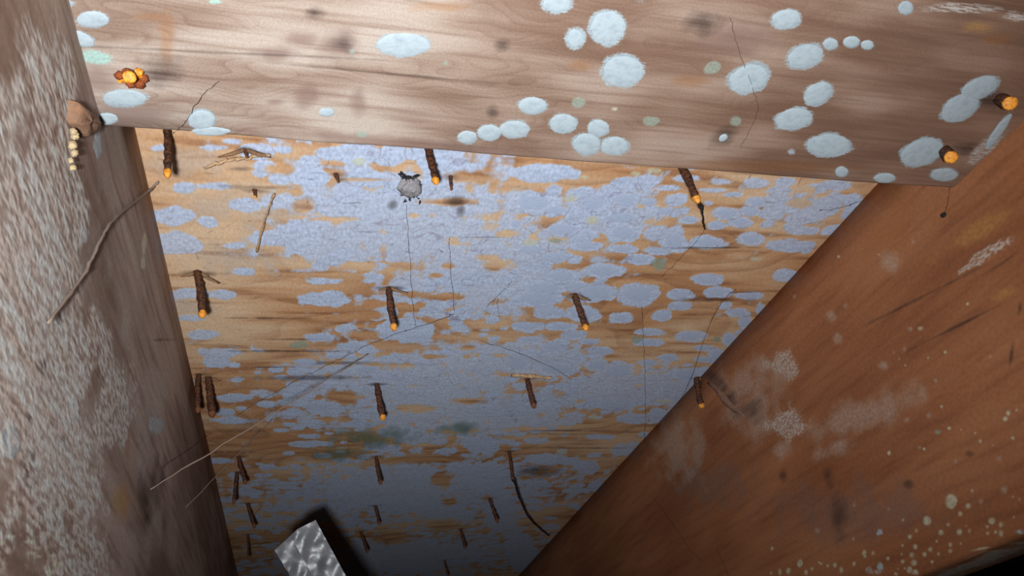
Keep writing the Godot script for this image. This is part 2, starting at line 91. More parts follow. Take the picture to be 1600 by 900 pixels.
func slab(st: SurfaceTool, lo: Vector3, hi: Vector3) -> void:
	# a plain box with flat faces
	var mid := (lo + hi) / 2.0
	for ax in 3:
		for s in 2:
			var b := (ax + 1) % 3
			var c := (ax + 2) % 3
			var P := PackedVector3Array()
			var U := PackedVector2Array()
			for j in 2:
				for i in 2:
					var v := lo
					v[ax] = lo[ax] if s == 0 else hi[ax]
					v[b] = lo[b] if i == 0 else hi[b]
					v[c] = lo[c] if j == 0 else hi[c]
					P.append(v)
					U.append(Vector2(v[b], v[c]))
			st.set_smooth_group(-1)
			grid(st, P, U, 2, 2, mid)

func box_mesh(lo: Vector3, hi: Vector3) -> ArrayMesh:
	var st := new_st()
	slab(st, lo, hi)
	return done(st)

func tube(st: SurfaceTool, line: PackedVector3Array, radii: PackedFloat32Array, sides: int, rough := 0.0, cap := true) -> void:
	var n := line.size()
	var P := PackedVector3Array()
	var U := PackedVector2Array()
	var dir := (line[n - 1] - line[0]).normalized()
	var e1 := dir.cross(Vector3(0.31, 0.17, 0.93)).normalized()
	var e2 := dir.cross(e1)
	for r in n:
		var d := (line[mini(r + 1, n - 1)] - line[maxi(r - 1, 0)]).normalized()
		e1 = (e1 - d * e1.dot(d)).normalized()
		e2 = d.cross(e1)
		var ring := PackedVector3Array()
		for s in sides:
			var t := TAU * s / sides
			ring.append(line[r] + (e1 * cos(t) + e2 * sin(t)) * radii[r] * (1.0 + rough * (rng.randf() - 0.5) * 2.0))
		ring.append(ring[0])
		for s in sides + 1:
			P.append(ring[s])
			U.append(Vector2(s / float(sides), r / float(n)))
	grid(st, P, U, sides + 1, n, line[maxi(0, n / 2 - 1)])
	if cap:
		for e in [0, n - 1]:
			var out := (line[e] - line[1 if e == 0 else n - 2]).normalized()
			for s in sides:
				var a := P[e * (sides + 1) + s]
				var b := P[e * (sides + 1) + s + 1]
				var fl := (line[e] - a).cross(b - a).dot(out) < 0.0
				for v in ([a, line[e], b] if fl else [a, b, line[e]]):
					st.set_uv(Vector2.ZERO)
					st.add_vertex(v)

func smooth_line(pts: Array, steps: int) -> PackedVector3Array:
	var out := PackedVector3Array()
	var n := pts.size()
	for i in n - 1:
		var p0: Vector3 = pts[maxi(i - 1, 0)]
		var p1: Vector3 = pts[i]
		var p2: Vector3 = pts[i + 1]
		var p3: Vector3 = pts[mini(i + 2, n - 1)]
		for s in steps:
			out.append(p1.cubic_interpolate(p2, p0, p3, s / float(steps)))
	out.append(pts[n - 1])
	return out

func at(list: Array) -> Array:
	# tenths of a millimetre from the eye -> points in the scene
	var out := []
	for i in range(0, list.size(), 3):
		out.append(Vector3(list[i], list[i + 1], list[i + 2]) * 0.0001 + Vector3(0, EYE, 0))
	return out

func blob(center: Vector3, r: Vector3, bump: float, seg := 18) -> ArrayMesh:
	var nz := FastNoiseLite.new()
	nz.seed = rng.randi() % 9999
	nz.frequency = 0.9
	var P := PackedVector3Array()
	var U := PackedVector2Array()
	for j in seg + 1:
		for i in seg + 1:
			var th := PI * j / seg
			var ph := TAU * (i % seg) / seg
			var d := Vector3(sin(th) * cos(ph), cos(th), sin(th) * sin(ph))
			P.append(center + d * r * (1.0 + bump * nz.get_noise_3dv(d * 1.6)))
			U.append(Vector2(i, j) / seg)
	var st := new_st()
	grid(st, P, U, seg + 1, seg + 1, center)
	return done(st)

# ---------------------------------------------------------------- surface colour, computed on the board itself
func noise_map(sd: int, w: int, h: int, sx: int, sy: int, f: float, octaves := 3) -> PackedByteArray:
	var n := FastNoiseLite.new()
	n.seed = sd
	n.noise_type = FastNoiseLite.TYPE_SIMPLEX_SMOOTH
	n.frequency = f
	n.fractal_type = FastNoiseLite.FRACTAL_FBM
	n.fractal_octaves = octaves
	var im := n.get_image(maxi(8, w / sx), maxi(8, h / sy), false, false, true)
	im.convert(Image.FORMAT_L8)
	im.resize(w, h, Image.INTERPOLATE_CUBIC)
	return im.get_data()

# u runs along the grain, v across it; wm x hm metres on w x h pixels; o: colours and grain
func paint(w: int, h: int, wm: float, hm: float, lists: Array, o: Dictionary) -> Array:
	var total := w * h
	var sd: int = o.seed
	var n_warp := noise_map(sd, w, h, 6, 2, o.warp_freq, 2)
	var n_streak := noise_map(sd + 1, w, h, o.streak, 1, o.streak_freq, 3)
	var n_speck := noise_map(sd + 2, w, h, 1, 1, 0.16, 2)
	var n_edge := noise_map(sd + 3, w, h, 2, 2, 0.035 * o.edge_freq, 3)
	var n_fine := noise_map(sd + 5, w, h, o.get("fine_long", 4), 1, o.get("fine_freq", 0.2), 3)
	var n_tone := noise_map(sd + 4, w, h, 12, 4, 0.02, 3)
	var best := PackedFloat32Array()
	var second := PackedFloat32Array()
	var knot := PackedFloat32Array()
	best.resize(total)
	second.resize(total)
	best.fill(-9.0)
	second.fill(-9.0)
	knot.resize(total)
	var layers := {}
	var pu := w / (wm * 10000.0)
	var pv := h / (hm * 10000.0)
	for list in lists:
		for i in range(0, list.size(), 6):
			var ru: float = list[i + 2]
			var rv: float = list[i + 3]
			var cu: float = list[i]
			var cv: float = list[i + 1]
			var sort: int = list[i + 5]
			var co := cos(deg_to_rad(list[i + 4]))
			var si := sin(deg_to_rad(list[i + 4]))
			var reach := 1.35 if sort < 8 else 1.6
			var eu := reach * sqrt(ru * ru * co * co + rv * rv * si * si)
			var ev := reach * sqrt(ru * ru * si * si + rv * rv * co * co)
			var least := minf(ru, rv) * 0.1
			var wob: float = o.wobble * (0.6 if sort == 0 else 1.0)
			var y0 := maxi(0, int((cv - ev) * pv))
			var y1 := mini(h - 1, int((cv + ev) * pv))
			var x0 := maxi(0, int((cu - eu) * pu))
			var x1 := mini(w - 1, int((cu + eu) * pu))
			var lay: PackedFloat32Array
			if sort != 0:
				if not layers.has(sort):
					lay.resize(total)
				else:
					lay = layers[sort]
					layers.erase(sort)
			for y in range(y0, y1 + 1):
				var dv := y / pv - cv
				for x in range(x0, x1 + 1):
					var du := x / pu - cu
					var a := (du * co + dv * si) / ru
					var b := (dv * co - du * si) / rv
					var k := y * w + x
					var s := 1.0 - sqrt(a * a + b * b) + (n_edge[k] - 128) * wob * 0.004
					if sort == 0:
						s = s * least
						if s > best[k]:
							second[k] = best[k]
							best[k] = s
						elif s > second[k]:
							second[k] = s
					elif s > 0.0:
						var v := (0.8 if sort == 5 and least < 1.2 else 1.0) * minf(1.0, s * (1.2 if sort >= 8 or sort == 5 or sort == 6 else (maxf(1.5, least * 1.1) if sort < 3 else 2.6)))
						if v > lay[k]:
							lay[k] = v
			if sort != 0:
				layers[sort] = lay
	var knots: Array = o.get("knots", [])
	for i in range(0, knots.size(), 3):
		var r: float = knots[i + 2] * pv
		var cx: float = knots[i] * pu
		var cy: float = knots[i + 1] * pv
		for y in range(maxi(0, int(cy - 5.0 * r)), mini(h, int(cy + 5.0 * r))):
			for x in range(maxi(0, int(cx - 9.0 * r)), mini(w, int(cx + 9.0 * r))):
				var dy := (y - cy) / r
				var dx := (x - cx) / (r * 1.9)
				knot[y * w + x] += exp(-(dx * dx + dy * dy) * 0.45) * (1.0 if dy >= 0.0 else -1.0) * 1.0 * (1.0 - exp(-dy * dy * 3.0))
	var light_a: Color = o.light
	var dark_a: Color = o.dark
	var light_b: Color = o.get("light_end", o.light)
	var dark_b: Color = o.get("dark_end", o.dark)
	var film: PackedByteArray = o.get("film", PackedByteArray())
	var has_film := film.size() > 0
	var line: Color = o.line
	var mould: Color = o.mould
	var rings: float = o.rings
	var warp: float = o.warp
	var ringy: float = o.ring_strength
	var streaky: float = o.streak_strength
	var soft: float = o.soft
	var thick: float = o.thick
	var seams: float = o.get("seams", 1.0)
	var furred: Color = o.get("furred", Color8(176, 170, 164))
	var tints := {1: Color8(196, 198, 172), 2: Color8(140, 160, 146), 4: Color8(150, 198, 190), 5: Color8(44, 32, 28), 6: Color8(146, 88, 44), 7: o.get("fur_color", Color8(190, 190, 188)), 8: Color8(178, 170, 164), 9: Color8(118, 92, 84), 10: Color8(176, 130, 70), 11: Color8(72, 96, 78)}
	var strength := {1: 0.75, 2: 0.7, 4: 0.7, 5: 0.7, 6: 0.3, 7: o.get("fur", 0.8), 8: 0.42, 9: 0.5, 10: 0.5, 11: 0.6}
	var order := []
	for t in [10, 6, 9, 8]:
		if layers.has(t):
			order.append(t)
	var over := []
	for t in [5, 7, 1, 2, 4, 11]:
		if layers.has(t):
			over.append(t)
	var has_bare := layers.has(3)
	var bare: PackedFloat32Array = layers.get(3, PackedFloat32Array())
	var la: Array = []
	for t in order + over:
		la.append(layers[t])
	var n_under := order.size()
	var every: Array = order + over
	var rgb := PackedByteArray()
	rgb.resize(total * 3)
	var hgt := PackedByteArray()
	hgt.resize(total)
	var mm_v := hm * 1000.0 / h
	for y in h:
		for x in w:
			var k := y * w + x
			var sp := n_speck[k] / 255.0
			var st := n_streak[k] / 255.0
			var to := n_tone[k] / 255.0
			var fn := n_fine[k] / 255.0
			var q := y * mm_v * rings + warp * (n_warp[k] / 255.0) + knot[k] * 2.6
			q = q - floorf(q)
			var ring := q * q * q * (1.0 if q < 0.93 else (1.0 - q) * 14.0)
			var m := clampf((to - 0.5) * 1.5 + 0.5 + (st - 0.5) * streaky, 0.0, 1.0)
			var w1 := clampf(x / float(w) * 1.25 + (to - 0.5) * 0.8, 0.0, 1.0)
			var r := light_a.r + (dark_a.r - light_a.r) * m
			var g := light_a.g + (dark_a.g - light_a.g) * m
			var b := light_a.b + (dark_a.b - light_a.b) * m
			r += (light_b.r + (dark_b.r - light_b.r) * m - r) * w1
			g += (light_b.g + (dark_b.g - light_b.g) * m - g) * w1
			b += (light_b.b + (dark_b.b - light_b.b) * m - b) * w1
			var f := clampf(ring * ringy * clampf((to - 0.3) * 3.0, 0.15, 1.0) + clampf((st - 0.62) * 4.0, 0.0, 1.0) * streaky * 0.35, 0.0, 1.0)
			r += (line.r - r) * f
			g += (line.g - g) * f
			b += (line.b - b) * f
			var z := 0.45 - 0.12 * f + (sp - 0.5) * 0.06 + (fn - 0.5) * 0.06
			for i in n_under:
				var v: float = la[i][k]
				if v > 0.0:
					var t: int = every[i]
					var c: Color = tints[t]
					var e: float = v * v * (3.0 - 2.0 * v) * strength[t] * (0.75 + 0.5 * sp)
					r += (c.r - r) * e
					g += (c.g - g) * e
					b += (c.b - b) * e
			var bb := best[k]
			var fi := 0.0
			if has_film:
				fi = clampf((film[k] / 255.0 - 0.35 + (st - 0.5) * 0.8 + (n_edge[k] - 128) * 0.0036) * 3.6, 0.0, 1.0)
			if bb > -0.7 or fi > 0.0:
				var cov := clampf((bb + (sp - 0.5) * soft * 0.5 + (fn - 0.5) * soft * 0.9) / soft, 0.0, 1.0)
				cov = maxf(cov * cov * (3.0 - 2.0 * cov) * thick * (0.86 + 0.28 * to), fi * 0.9)
				if has_bare:
					cov *= 1.0 - bare[k]
				cov = minf(cov, 0.97)
				var seam := 0.0
				if bb > 0.0 and second[k] > 0.0:
					seam = clampf(1.0 - (bb - second[k]) / 0.42, 0.0, 1.0) * (0.3 + 0.7 * sp)
				seam *= seams
				var tone := 0.93 + 0.07 * sp + 0.14 * (fn - 0.5) + 0.08 * (st - 0.5) - 0.06 * f - 0.30 * seam * fn
				r += (mould.r * tone - r) * cov
				g += (mould.g * (tone - 0.05 * seam) - g) * cov
				b += (mould.b * (tone - 0.04 * seam) - b) * cov
				z += 0.16 * cov * (0.7 + 0.6 * fn) - 0.1 * seam
			for i in range(n_under, every.size()):
				var v: float = la[i][k]
				if v > 0.0:
					var t: int = every[i]
					var c: Color = tints[t]
					var e: float = v * strength[t]
					if t == 7:
						e *= clampf((sp * 0.2 + fn * 1.0 - 0.62 + 0.32 * v) * 2.2, 0.0, 1.0)
						c = c.lerp(furred, clampf((st - 0.35) * 2.0, 0.0, 1.0))
					elif t == 5:
						e *= 0.35 + 0.6 * st
					else:
						e *= 0.7 + 0.5 * sp
					e = minf(e, 1.0)
					r += (c.r - r) * e
					g += (c.g - g) * e
					b += (c.b - b) * e
					z += (0.2 if t != 5 else -0.3) * e * (0.5 + sp)
			var fine := 0.94 + 0.12 * sp
			rgb[k * 3] = clampi(int(r * fine * 255.0), 0, 255)
			rgb[k * 3 + 1] = clampi(int(g * fine * 255.0), 0, 255)
			rgb[k * 3 + 2] = clampi(int(b * fine * 255.0), 0, 255)
			hgt[k] = clampi(int(z * 255.0), 0, 255)
	var im := Image.create_from_data(w, h, false, Image.FORMAT_RGB8, rgb)
	var hi := Image.create_from_data(w, h, false, Image.FORMAT_L8, hgt)
	hi.convert(Image.FORMAT_RGBA8)
	hi.bump_map_to_normal_map(o.bump)
	return [ImageTexture.create_from_image(im), ImageTexture.create_from_image(hi)]

func board_material(t: Array, rough := 0.8, depth := 1.0) -> StandardMaterial3D:
	var m := StandardMaterial3D.new()
	m.albedo_texture = t[0]
	m.normal_enabled = true
	m.normal_texture = t[1]
	m.normal_scale = depth
	m.roughness = rough
	m.metallic_specular = 0.35
	return m

func flat(c: Color, rough := 0.85) -> StandardMaterial3D:
	var m := StandardMaterial3D.new()
	m.albedo_color = c
	m.roughness = rough
	return m

func mottled(sd: int, colors: Array, tile: float, freq: float, rough := 0.85, bump := 3.0) -> StandardMaterial3D:
	var n := FastNoiseLite.new()
	n.seed = sd
	n.frequency = freq
	n.fractal_octaves = 4
	var g := Gradient.new()
	var offs := PackedFloat32Array()
	for i in colors.size():
		offs.append(i / float(colors.size() - 1))
	g.offsets = offs
	g.colors = PackedColorArray(colors)
	var t := NoiseTexture2D.new()
	t.width = 256
	t.height = 256
	t.seamless = true
	t.noise = n
	t.color_ramp = g
	var b := NoiseTexture2D.new()
	b.width = 256
	b.height = 256
	b.seamless = true
	b.noise = n
	b.as_normal_map = true
	b.bump_strength = bump
	var m := StandardMaterial3D.new()
	m.albedo_texture = t
	m.normal_enabled = true
	m.normal_texture = b
	m.uv1_triplanar = true
	m.uv1_scale = Vector3.ONE * tile
	m.roughness = rough
	return m

# ---------------------------------------------------------------- the timbers
func rafter(called: String, side: float, face: float, tex_u: float, tex_v: float, mat: Material, label: String) -> Node3D:
	# section walked from the top of the inner face down, under and up the outer face; side: +1 when the wood lies towards +x
	var t := thing(called, Vector3(face, EYE + DECK, 0), label, "rafter")
	var sec := PackedVector2Array()
	var c := 0.0025
	for p in 9:
		sec.append(Vector2(0, -RAFTER_DEEP * p / 9.0))
	for p in 5:
		var a := PI / 2 * p / 4.0
		sec.append(Vector2(c - c * cos(a), -RAFTER_DEEP + c - c * sin(a)))
	sec.append(Vector2(RAFTER_WIDE * 0.5, -RAFTER_DEEP))
	for p in 5:
		var a := PI / 2 * p / 4.0
		sec.append(Vector2(RAFTER_WIDE - c + c * sin(a), -RAFTER_DEEP + c - c * cos(a)))
	sec.append(Vector2(RAFTER_WIDE, 0))
	sec.append(Vector2(0, 0))
	var run := PackedFloat32Array([0.0])
	for i in range(1, sec.size()):
		run.append(run[i - 1] + sec[i].distance_to(sec[i - 1]))
	var nz := FastNoiseLite.new()
	nz.seed = 7
	nz.frequency = 9.0
	var P := PackedVector3Array()
	var U := PackedVector2Array()
	var rows := 90
	for r in rows:
		var z := 0.3 - 1.58 * r / (rows - 1.0)
		for i in sec.size():
			var wave := 0.0 if i == 0 or i == sec.size() - 1 else nz.get_noise_2d(z, sec[i].y * 2.0 + sec[i].x * 9.0) * 0.0008
			P.append(Vector3((sec[i].x + wave) * side, sec[i].y, z))
			U.append(Vector2(absf(-z - 0.08) / tex_u, run[i] / tex_v))
	var st := new_st()
	grid(st, P, U, sec.size(), rows, Vector3(RAFTER_WIDE * 0.5 * side, -0.09, 0.3 - 1.58 * (rows / 2 - 1) / (rows - 1.0)))
	part("timber", done(st, true), mat, t)
	return t

func mould_patch(center: Vector3, ax: Vector3, az: Vector3, down: Vector3, mat: Material, parent: Node3D, thick: float) -> void:
	# a low, ragged crust on the wood
	var nz := FastNoiseLite.new()
	nz.seed = rng.randi() % 99999
	nz.frequency = 1.3
	nz.fractal_octaves = 4
	var P := PackedVector3Array()
	var U := PackedVector2Array()
	var n := 56
	for j in 4:
		var f: float = [0.0, 0.55, 0.86, 1.0][j]
		for i in n + 1:
			var t := TAU * (i % n) / n
			var d := Vector3(cos(t), sin(t), 0)
			var wob := 1.0 + 0.10 * nz.get_noise_3dv(d * 1.0) + 0.02 * nz.get_noise_3dv(d * 6.0)
			var hgt: float = thick * [1.0, 0.9, 0.6, -0.1][j] * (1.0 + 0.25 * nz.get_noise_3dv(d * 4.0 * f))
			P.append(center + (ax * cos(t) + az * sin(t)) * f * wob + down * hgt)
			U.append(Vector2(i, j))
	var st := new_st()
	grid(st, P, U, n + 1, 4, center - down * 0.05)
	part("mould_patch", done(st), mat, parent)

func nail(spec: Array, label: String, splinter: int, bright: bool) -> void:
	var lean := Vector3(spec[2], spec[3], spec[4]) * 0.0001
	var r: float = spec[5] * (0.00005 if spec[1] > -5500 else 0.000039)
	var base := Vector3(spec[0] * 0.0001, EYE + DECK, spec[1] * 0.0001)
	var t := thing("nail", base, label, "nail", "rusty nail points through the plywood")
	var long := lean.length()
	var line := PackedVector3Array()
	var rad := PackedFloat32Array()
	var n := 14 if long > 0.012 else 5
	var bend := Vector3(rng.randf() - 0.5, 0, rng.randf() - 0.5) * long * 0.05
	for i in n:
		var f := i / (n - 1.0)
		line.append(lean * (f * 0.9 - 0.12 * (1.0 - f)) + bend * sin(f * PI))
		rad.append(r * (0.86 + 0.3 * rng.randf()) * (1.0 if long > 0.012 else 1.15 - 0.75 * f))
	var st := new_st()
	tube(st, line, rad, 11, 0.16)
	part("shank", done(st), M.rust, t)
	var tip := new_st()
	var tl := PackedVector3Array()
	var tr := PackedFloat32Array()
	for i in 6:
		var f := i / 5.0
		tl.append(lean * lerpf(0.86, 1.0, f))
		tr.append(r * [0.96, 1.1, 1.06, 0.95, 0.72, 0.34][i] * (1.0 if long > 0.012 else 0.5))
	tube(tip, tl, tr, 11, 0.1)
	part("tip", done(tip), M.rust_tip if bright else M.rust_dull, t)
	for s in splinter:
		var a := rng.randf() * 0.7 - 0.35 + (PI if s % 2 == 1 else 0.0)
		var d := Vector3(cos(a), -0.25 - 0.25 * rng.randf(), sin(a) * 0.5)
		var l := 0.004 + 0.008 * rng.randf()
		var sp := new_st()
		tube(sp, PackedVector3Array([d * 0.0005, d * l * 0.5 + Vector3(0, -0.0004, 0), d * l]), PackedFloat32Array([0.0011, 0.0009, 0.0003]), 6, 0.2)
		part("splinter", done(sp), M.splinter, t)

func strand(list: Array, radius: float, mat: Material, label: String, beads: int, called := "cobweb_strand", category := "cobweb", wander := 0.0004) -> void:
	var pts := smooth_line(at(list), 10)
	var o := pts[0]
	var line := PackedVector3Array()
	var rad := PackedFloat32Array()
	for i in pts.size():
		var j := Vector3(rng.randf() - 0.5, rng.randf() - 0.5, rng.randf() - 0.5) * wander * 2.0
		line.append(pts[i] - o + (j if i > 0 and i < pts.size() - 1 else Vector3.ZERO))
		rad.append(radius * (0.7 + 0.6 * rng.randf()))
	var t := thing(called, o, label, category)
	var st := new_st()
	tube(st, line, rad, 6, 0.1)
	part("thread" if category == "cobweb" else "stem", done(st), mat, t)
	if beads > 0:
		var b := new_st()
		for k in beads:
			var i := rng.randi_range(1, line.size() - 2)
			var s := radius * (1.6 + 1.6 * rng.randf())
			var d := (line[i + 1] - line[i]).normalized()
			tube(b, PackedVector3Array([line[i] - d * s * 1.6, line[i] - d * s * 0.6, line[i] + d * s * 0.6, line[i] + d * s * 1.8]), PackedFloat32Array([s * 0.2, s, s * 0.9, s * 0.2]), 6, 0.2)
		var dust := part("dust_clots", done(b), mat, t)
		dust.set_meta("kind", "stuff")

func timber_block(mat: Material) -> Node3D:
	var t := thing("blocking_board", Vector3(0, EYE, 0), "wide pale pine board across the top between both rafters, with round white mould spots", "board")
	var c := 0.002
	var sec := PackedVector2Array([Vector2(-BLOCK_NEAR, DECK - 0.0005)])
	for p in 5:
		var a := PI / 2 * p / 4.0
		sec.append(Vector2(-BLOCK_NEAR - c + c * cos(a), BLOCK_BOTTOM + c - c * sin(a)))
	for p in 5:
		sec.append(Vector2(lerpf(-BLOCK_NEAR, -BLOCK_FAR, (p + 1) / 6.0), BLOCK_BOTTOM))
	for p in 5:
		var a := PI / 2 * p / 4.0
		sec.append(Vector2(-BLOCK_FAR + c - c * sin(a), BLOCK_BOTTOM + c - c * cos(a)))
	sec.append(Vector2(-BLOCK_FAR, DECK - 0.0005))
	var run := PackedFloat32Array([0.0])
	for i in range(1, sec.size()):
		run.append(run[i - 1] + sec[i].distance_to(sec[i - 1]))
	var foot := run[5] - (-sec[5].x - 0.11)
	var nz := FastNoiseLite.new()
	nz.seed = 4
	nz.frequency = 7.0
	var P := PackedVector3Array()
	var U := PackedVector2Array()
	var cols := sec.size()
	for r in 61:
		var x := lerpf(BAY_LEFT, BAY_RIGHT, r / 60.0)
		for i in cols:
			var wave := nz.get_noise_2d(x, i * 0.02) * 0.0007 if i > 0 and i < cols - 1 else 0.0
			P.append(Vector3(x, sec[i].y + wave, sec[i].x + (wave if i > 10 else 0.0)))
			U.append(Vector2((x - BAY_LEFT) / 0.37, (run[i] - foot) / 0.1))
	var st := new_st()
	grid(st, P, U, cols, 61, Vector3(lerpf(BAY_LEFT, BAY_RIGHT, 29 / 60.0), DECK, -0.16))
	part("timber", done(st, true), mat, t)
	return t

func crust(list: Array, u0: float, v0: float, y: float, parent: Node3D, size: float, thick: float, mat: Material) -> void:
	for i in range(0, list.size(), 6):
		if list[i + 5] == 0 and list[i + 3] > 20:
			var a := deg_to_rad(list[i + 4])
			var ru: float = list[i + 2] * 0.0001 * size
			var rv: float = list[i + 3] * 0.0001 * size
			mould_patch(Vector3(u0 + list[i] * 0.0001, y, -v0 - list[i + 1] * 0.0001), Vector3(cos(a), 0, -sin(a)) * ru, Vector3(sin(a), 0, cos(a)) * rv, Vector3.DOWN, mat, parent, thick)

func _ready() -> void:
	rng.seed = 20240611
	# camera
	var cam := Camera3D.new()
	cam.name = "camera"
	cam.transform = Transform3D(Basis(Vector3(0.963969, -0.130910, 0.231573), Vector3(-0.024341, 0.823471, 0.566837), Vector3(-0.264898, -0.552050, 0.790614)), Vector3(0, EYE, 0))
	cam.fov = 42.41
	cam.near = 0.01
	cam.far = 20.0
	add_child(cam)
	cam.current = true
	# surroundings: an enclosed, unlit roof space
	var env := Environment.new()
	env.background_mode = Environment.BG_COLOR
	env.background_color = Color(0, 0, 0)
	env.tonemap_mode = Environment.TONE_MAPPER_LINEAR
	env.tonemap_exposure = 1.0
	env.sdfgi_enabled = true
	env.ssao_enabled = true
	env.ssil_enabled = true
	var we := WorldEnvironment.new()
	we.name = "surroundings"
	we.environment = env
	add_child(we)
	# the lamp held just behind and below the lens
	var lamp := SpotLight3D.new()
	lamp.name = "hand_lamp"
	lamp.light_energy = 0.27
	lamp.light_color = Color(0.97, 0.985, 1.0)
	lamp.light_size = 0.01
	lamp.spot_angle = 50.0
	lamp.spot_angle_attenuation = 1.0
	lamp.spot_range = 5.0
	lamp.spot_attenuation = 2.0
	lamp.shadow_enabled = true
	lamp.position = cam.transform * Vector3(-0.006, -0.018, 0.06)
	add_child(lamp)
	lamp.look_at_from_position(lamp.position, cam.transform * Vector3(-0.04, 0.22, -1.0), Vector3.UP)

	# materials
	M.rust = mottled(31, [Color8(24, 14, 10), Color8(52, 28, 16), Color8(30, 17, 12), Color8(120, 62, 18), Color8(46, 26, 18), Color8(196, 120, 34)], 55.0, 0.03, 0.75, 6.0)
	M.rust_tip = mottled(32, [Color8(120, 54, 12), Color8(206, 120, 24), Color8(236, 168, 60), Color8(170, 84, 16)], 70.0, 0.03, 0.6, 5.0)
	M.splinter = mottled(33, [Color8(96, 68, 46), Color8(140, 108, 76), Color8(70, 50, 36)], 60.0, 0.03)
	M.mould = mottled(34, [Color8(144, 157, 163), Color8(156, 168, 174), Color8(164, 176, 181), Color8(152, 165, 170)], 30.0, 0.03, 0.95, 0.6)
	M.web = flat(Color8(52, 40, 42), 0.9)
	M.web_pale = flat(Color8(128, 110, 98), 0.9)
	M.dust = flat(Color8(28, 22, 24), 0.95)
	M.rough_wood = mottled(35, [Color8(52, 40, 34), Color8(78, 60, 48), Color8(62, 48, 40)], 4.0, 0.02)

	M.rust_flake = mottled(36, [Color8(70, 30, 14), Color8(140, 66, 20), Color8(90, 40, 18)], 70.0, 0.03)
	M.deck_mould = mottled(45, [Color8(158, 171, 194), Color8(170, 183, 207), Color8(178, 191, 215), Color8(164, 177, 200)], 30.0, 0.04, 0.95, 0.5)
	M.deck_mould.uv1_scale = Vector3(20, 60, 90)
	M.rust_dull = mottled(44, [Color8(70, 36, 18), Color8(120, 72, 36), Color8(90, 50, 26)], 70.0, 0.03)
	M.root = flat(Color8(32, 20, 18), 0.8)
	M.straw = mottled(37, [Color8(150, 112, 76), Color8(190, 158, 122), Color8(120, 86, 58)], 40.0, 0.02)
	M.fluff = mottled(38, [Color8(112, 108, 110), Color8(148, 144, 146), Color8(128, 124, 128)], 60.0, 0.04, 1.0)
	M.torn = mottled(39, [Color8(96, 70, 54), Color8(150, 108, 78), Color8(126, 96, 76), Color8(142, 120, 106)], 60.0, 0.02)
	M.foam = mottled(40, [Color8(150, 128, 96), Color8(184, 164, 128)], 60.0, 0.04)
	M.lip = mottled(42, [Color8(140, 108, 92), Color8(112, 78, 62), Color8(160, 132, 116)], 40.0, 0.03)
	M.film = mottled(43, [Color8(92, 92, 97), Color8(112, 112, 116), Color8(80, 80, 85)], 12.0, 0.015, 0.34, 0.6)
	M.film.metallic_specular = 0.5
	M.film.backlight_enabled = true
	M.film.backlight = Color(0.12, 0.12, 0.13)

	# surface colours
	var field := []
	var tries := RandomNumberGenerator.new()
	tries.seed = 99
	var film := Image.create(160, 208, false, Image.FORMAT_L8)
	for y in 208:
		for x in 160:
			var f := 0.0
			for j in range(0, MOULD_FIELDS.size(), 4):
				var du: float = ((x + 0.5) * 3880.0 / 160.0 - MOULD_FIELDS[j]) / MOULD_FIELDS[j + 2]
				var dv: float = ((y + 0.5) * 10000.0 / 208.0 - MOULD_FIELDS[j + 1]) / MOULD_FIELDS[j + 3]
				f = maxf(f, 1.15 - sqrt(du * du + dv * dv) * 0.9)
			film.set_pixel(x, y, Color(f, f, f).clamp())
	film.resize(1280, 1664, Image.INTERPOLATE_CUBIC)
	for i in 3000:
		var u := tries.randf() * 3880.0
		var v := tries.randf() * 9000.0
		var f := 0.0
		for j in range(0, MOULD_FIELDS.size(), 4):
			var du: float = (u - MOULD_FIELDS[j]) / MOULD_FIELDS[j + 2]
			var dv: float = (v - MOULD_FIELDS[j + 1]) / MOULD_FIELDS[j + 3]
			f = maxf(f, 1.25 - sqrt(du * du + dv * dv))
		if tries.randf() < f * 0.9 + 0.012:
			var r := 32.0 + 60.0 * tries.randf() * tries.randf() + 14.0 * f
			field.append_array([u, v, r * (0.95 + 0.4 * tries.randf()), r, tries.randf() * 40.0 - 20.0, 0])
	var fibrils := []
	for i in 700:
		var u := tries.randf() * 3880.0
		var v := 300.0 + tries.randf() * tries.randf() * 8000.0
		fibrils.append_array([u, v, 12.0 + 60.0 * tries.randf() * tries.randf(), 2.2 + 2.0 * tries.randf(), tries.randf() * 90.0 - 45.0 if i % 3 else tries.randf() * 180.0, 5])
	for i in range(0, NAILS.size(), 6):
		# a dark oval and a thin dark streak round the foot of each nail
		var u: float = NAILS[i] + 805.1
		var v: float = -NAILS[i + 1] - 1800.0
		fibrils.append_array([u, v, 55.0 + 45.0 * tries.randf(), 20.0 + 14.0 * tries.randf(), 0.0, 5])
		fibrils.append_array([u + 40.0 * (tries.randf() - 0.5), v, 110.0 + 60.0 * tries.randf(), 3.0, 4.0, 5])
	var t_deck := paint(1280, 1664, 0.388, 1.0, [field, fibrils, CEILING_STAINS, CEILING_STAINS_MORE, CEILING_CRACKS], {"seed": 11, "film": film.get_data(), "warp_freq": 0.012, "streak": 14, "streak_freq": 0.05, "edge_freq": 1.2, "light": Color8(216, 184, 150), "dark": Color8(192, 142, 100), "line": Color8(112, 72, 50), "mould": Color8(190, 204, 230), "seams": 1.6, "fine_long": 7, "fine_freq": 0.25, "rings": 0.035, "warp": 4.0, "ring_strength": 0.35, "streak_strength": 1.1, "soft": 0.9, "thick": 0.95, "wobble": 0.9, "bump": 1.5})
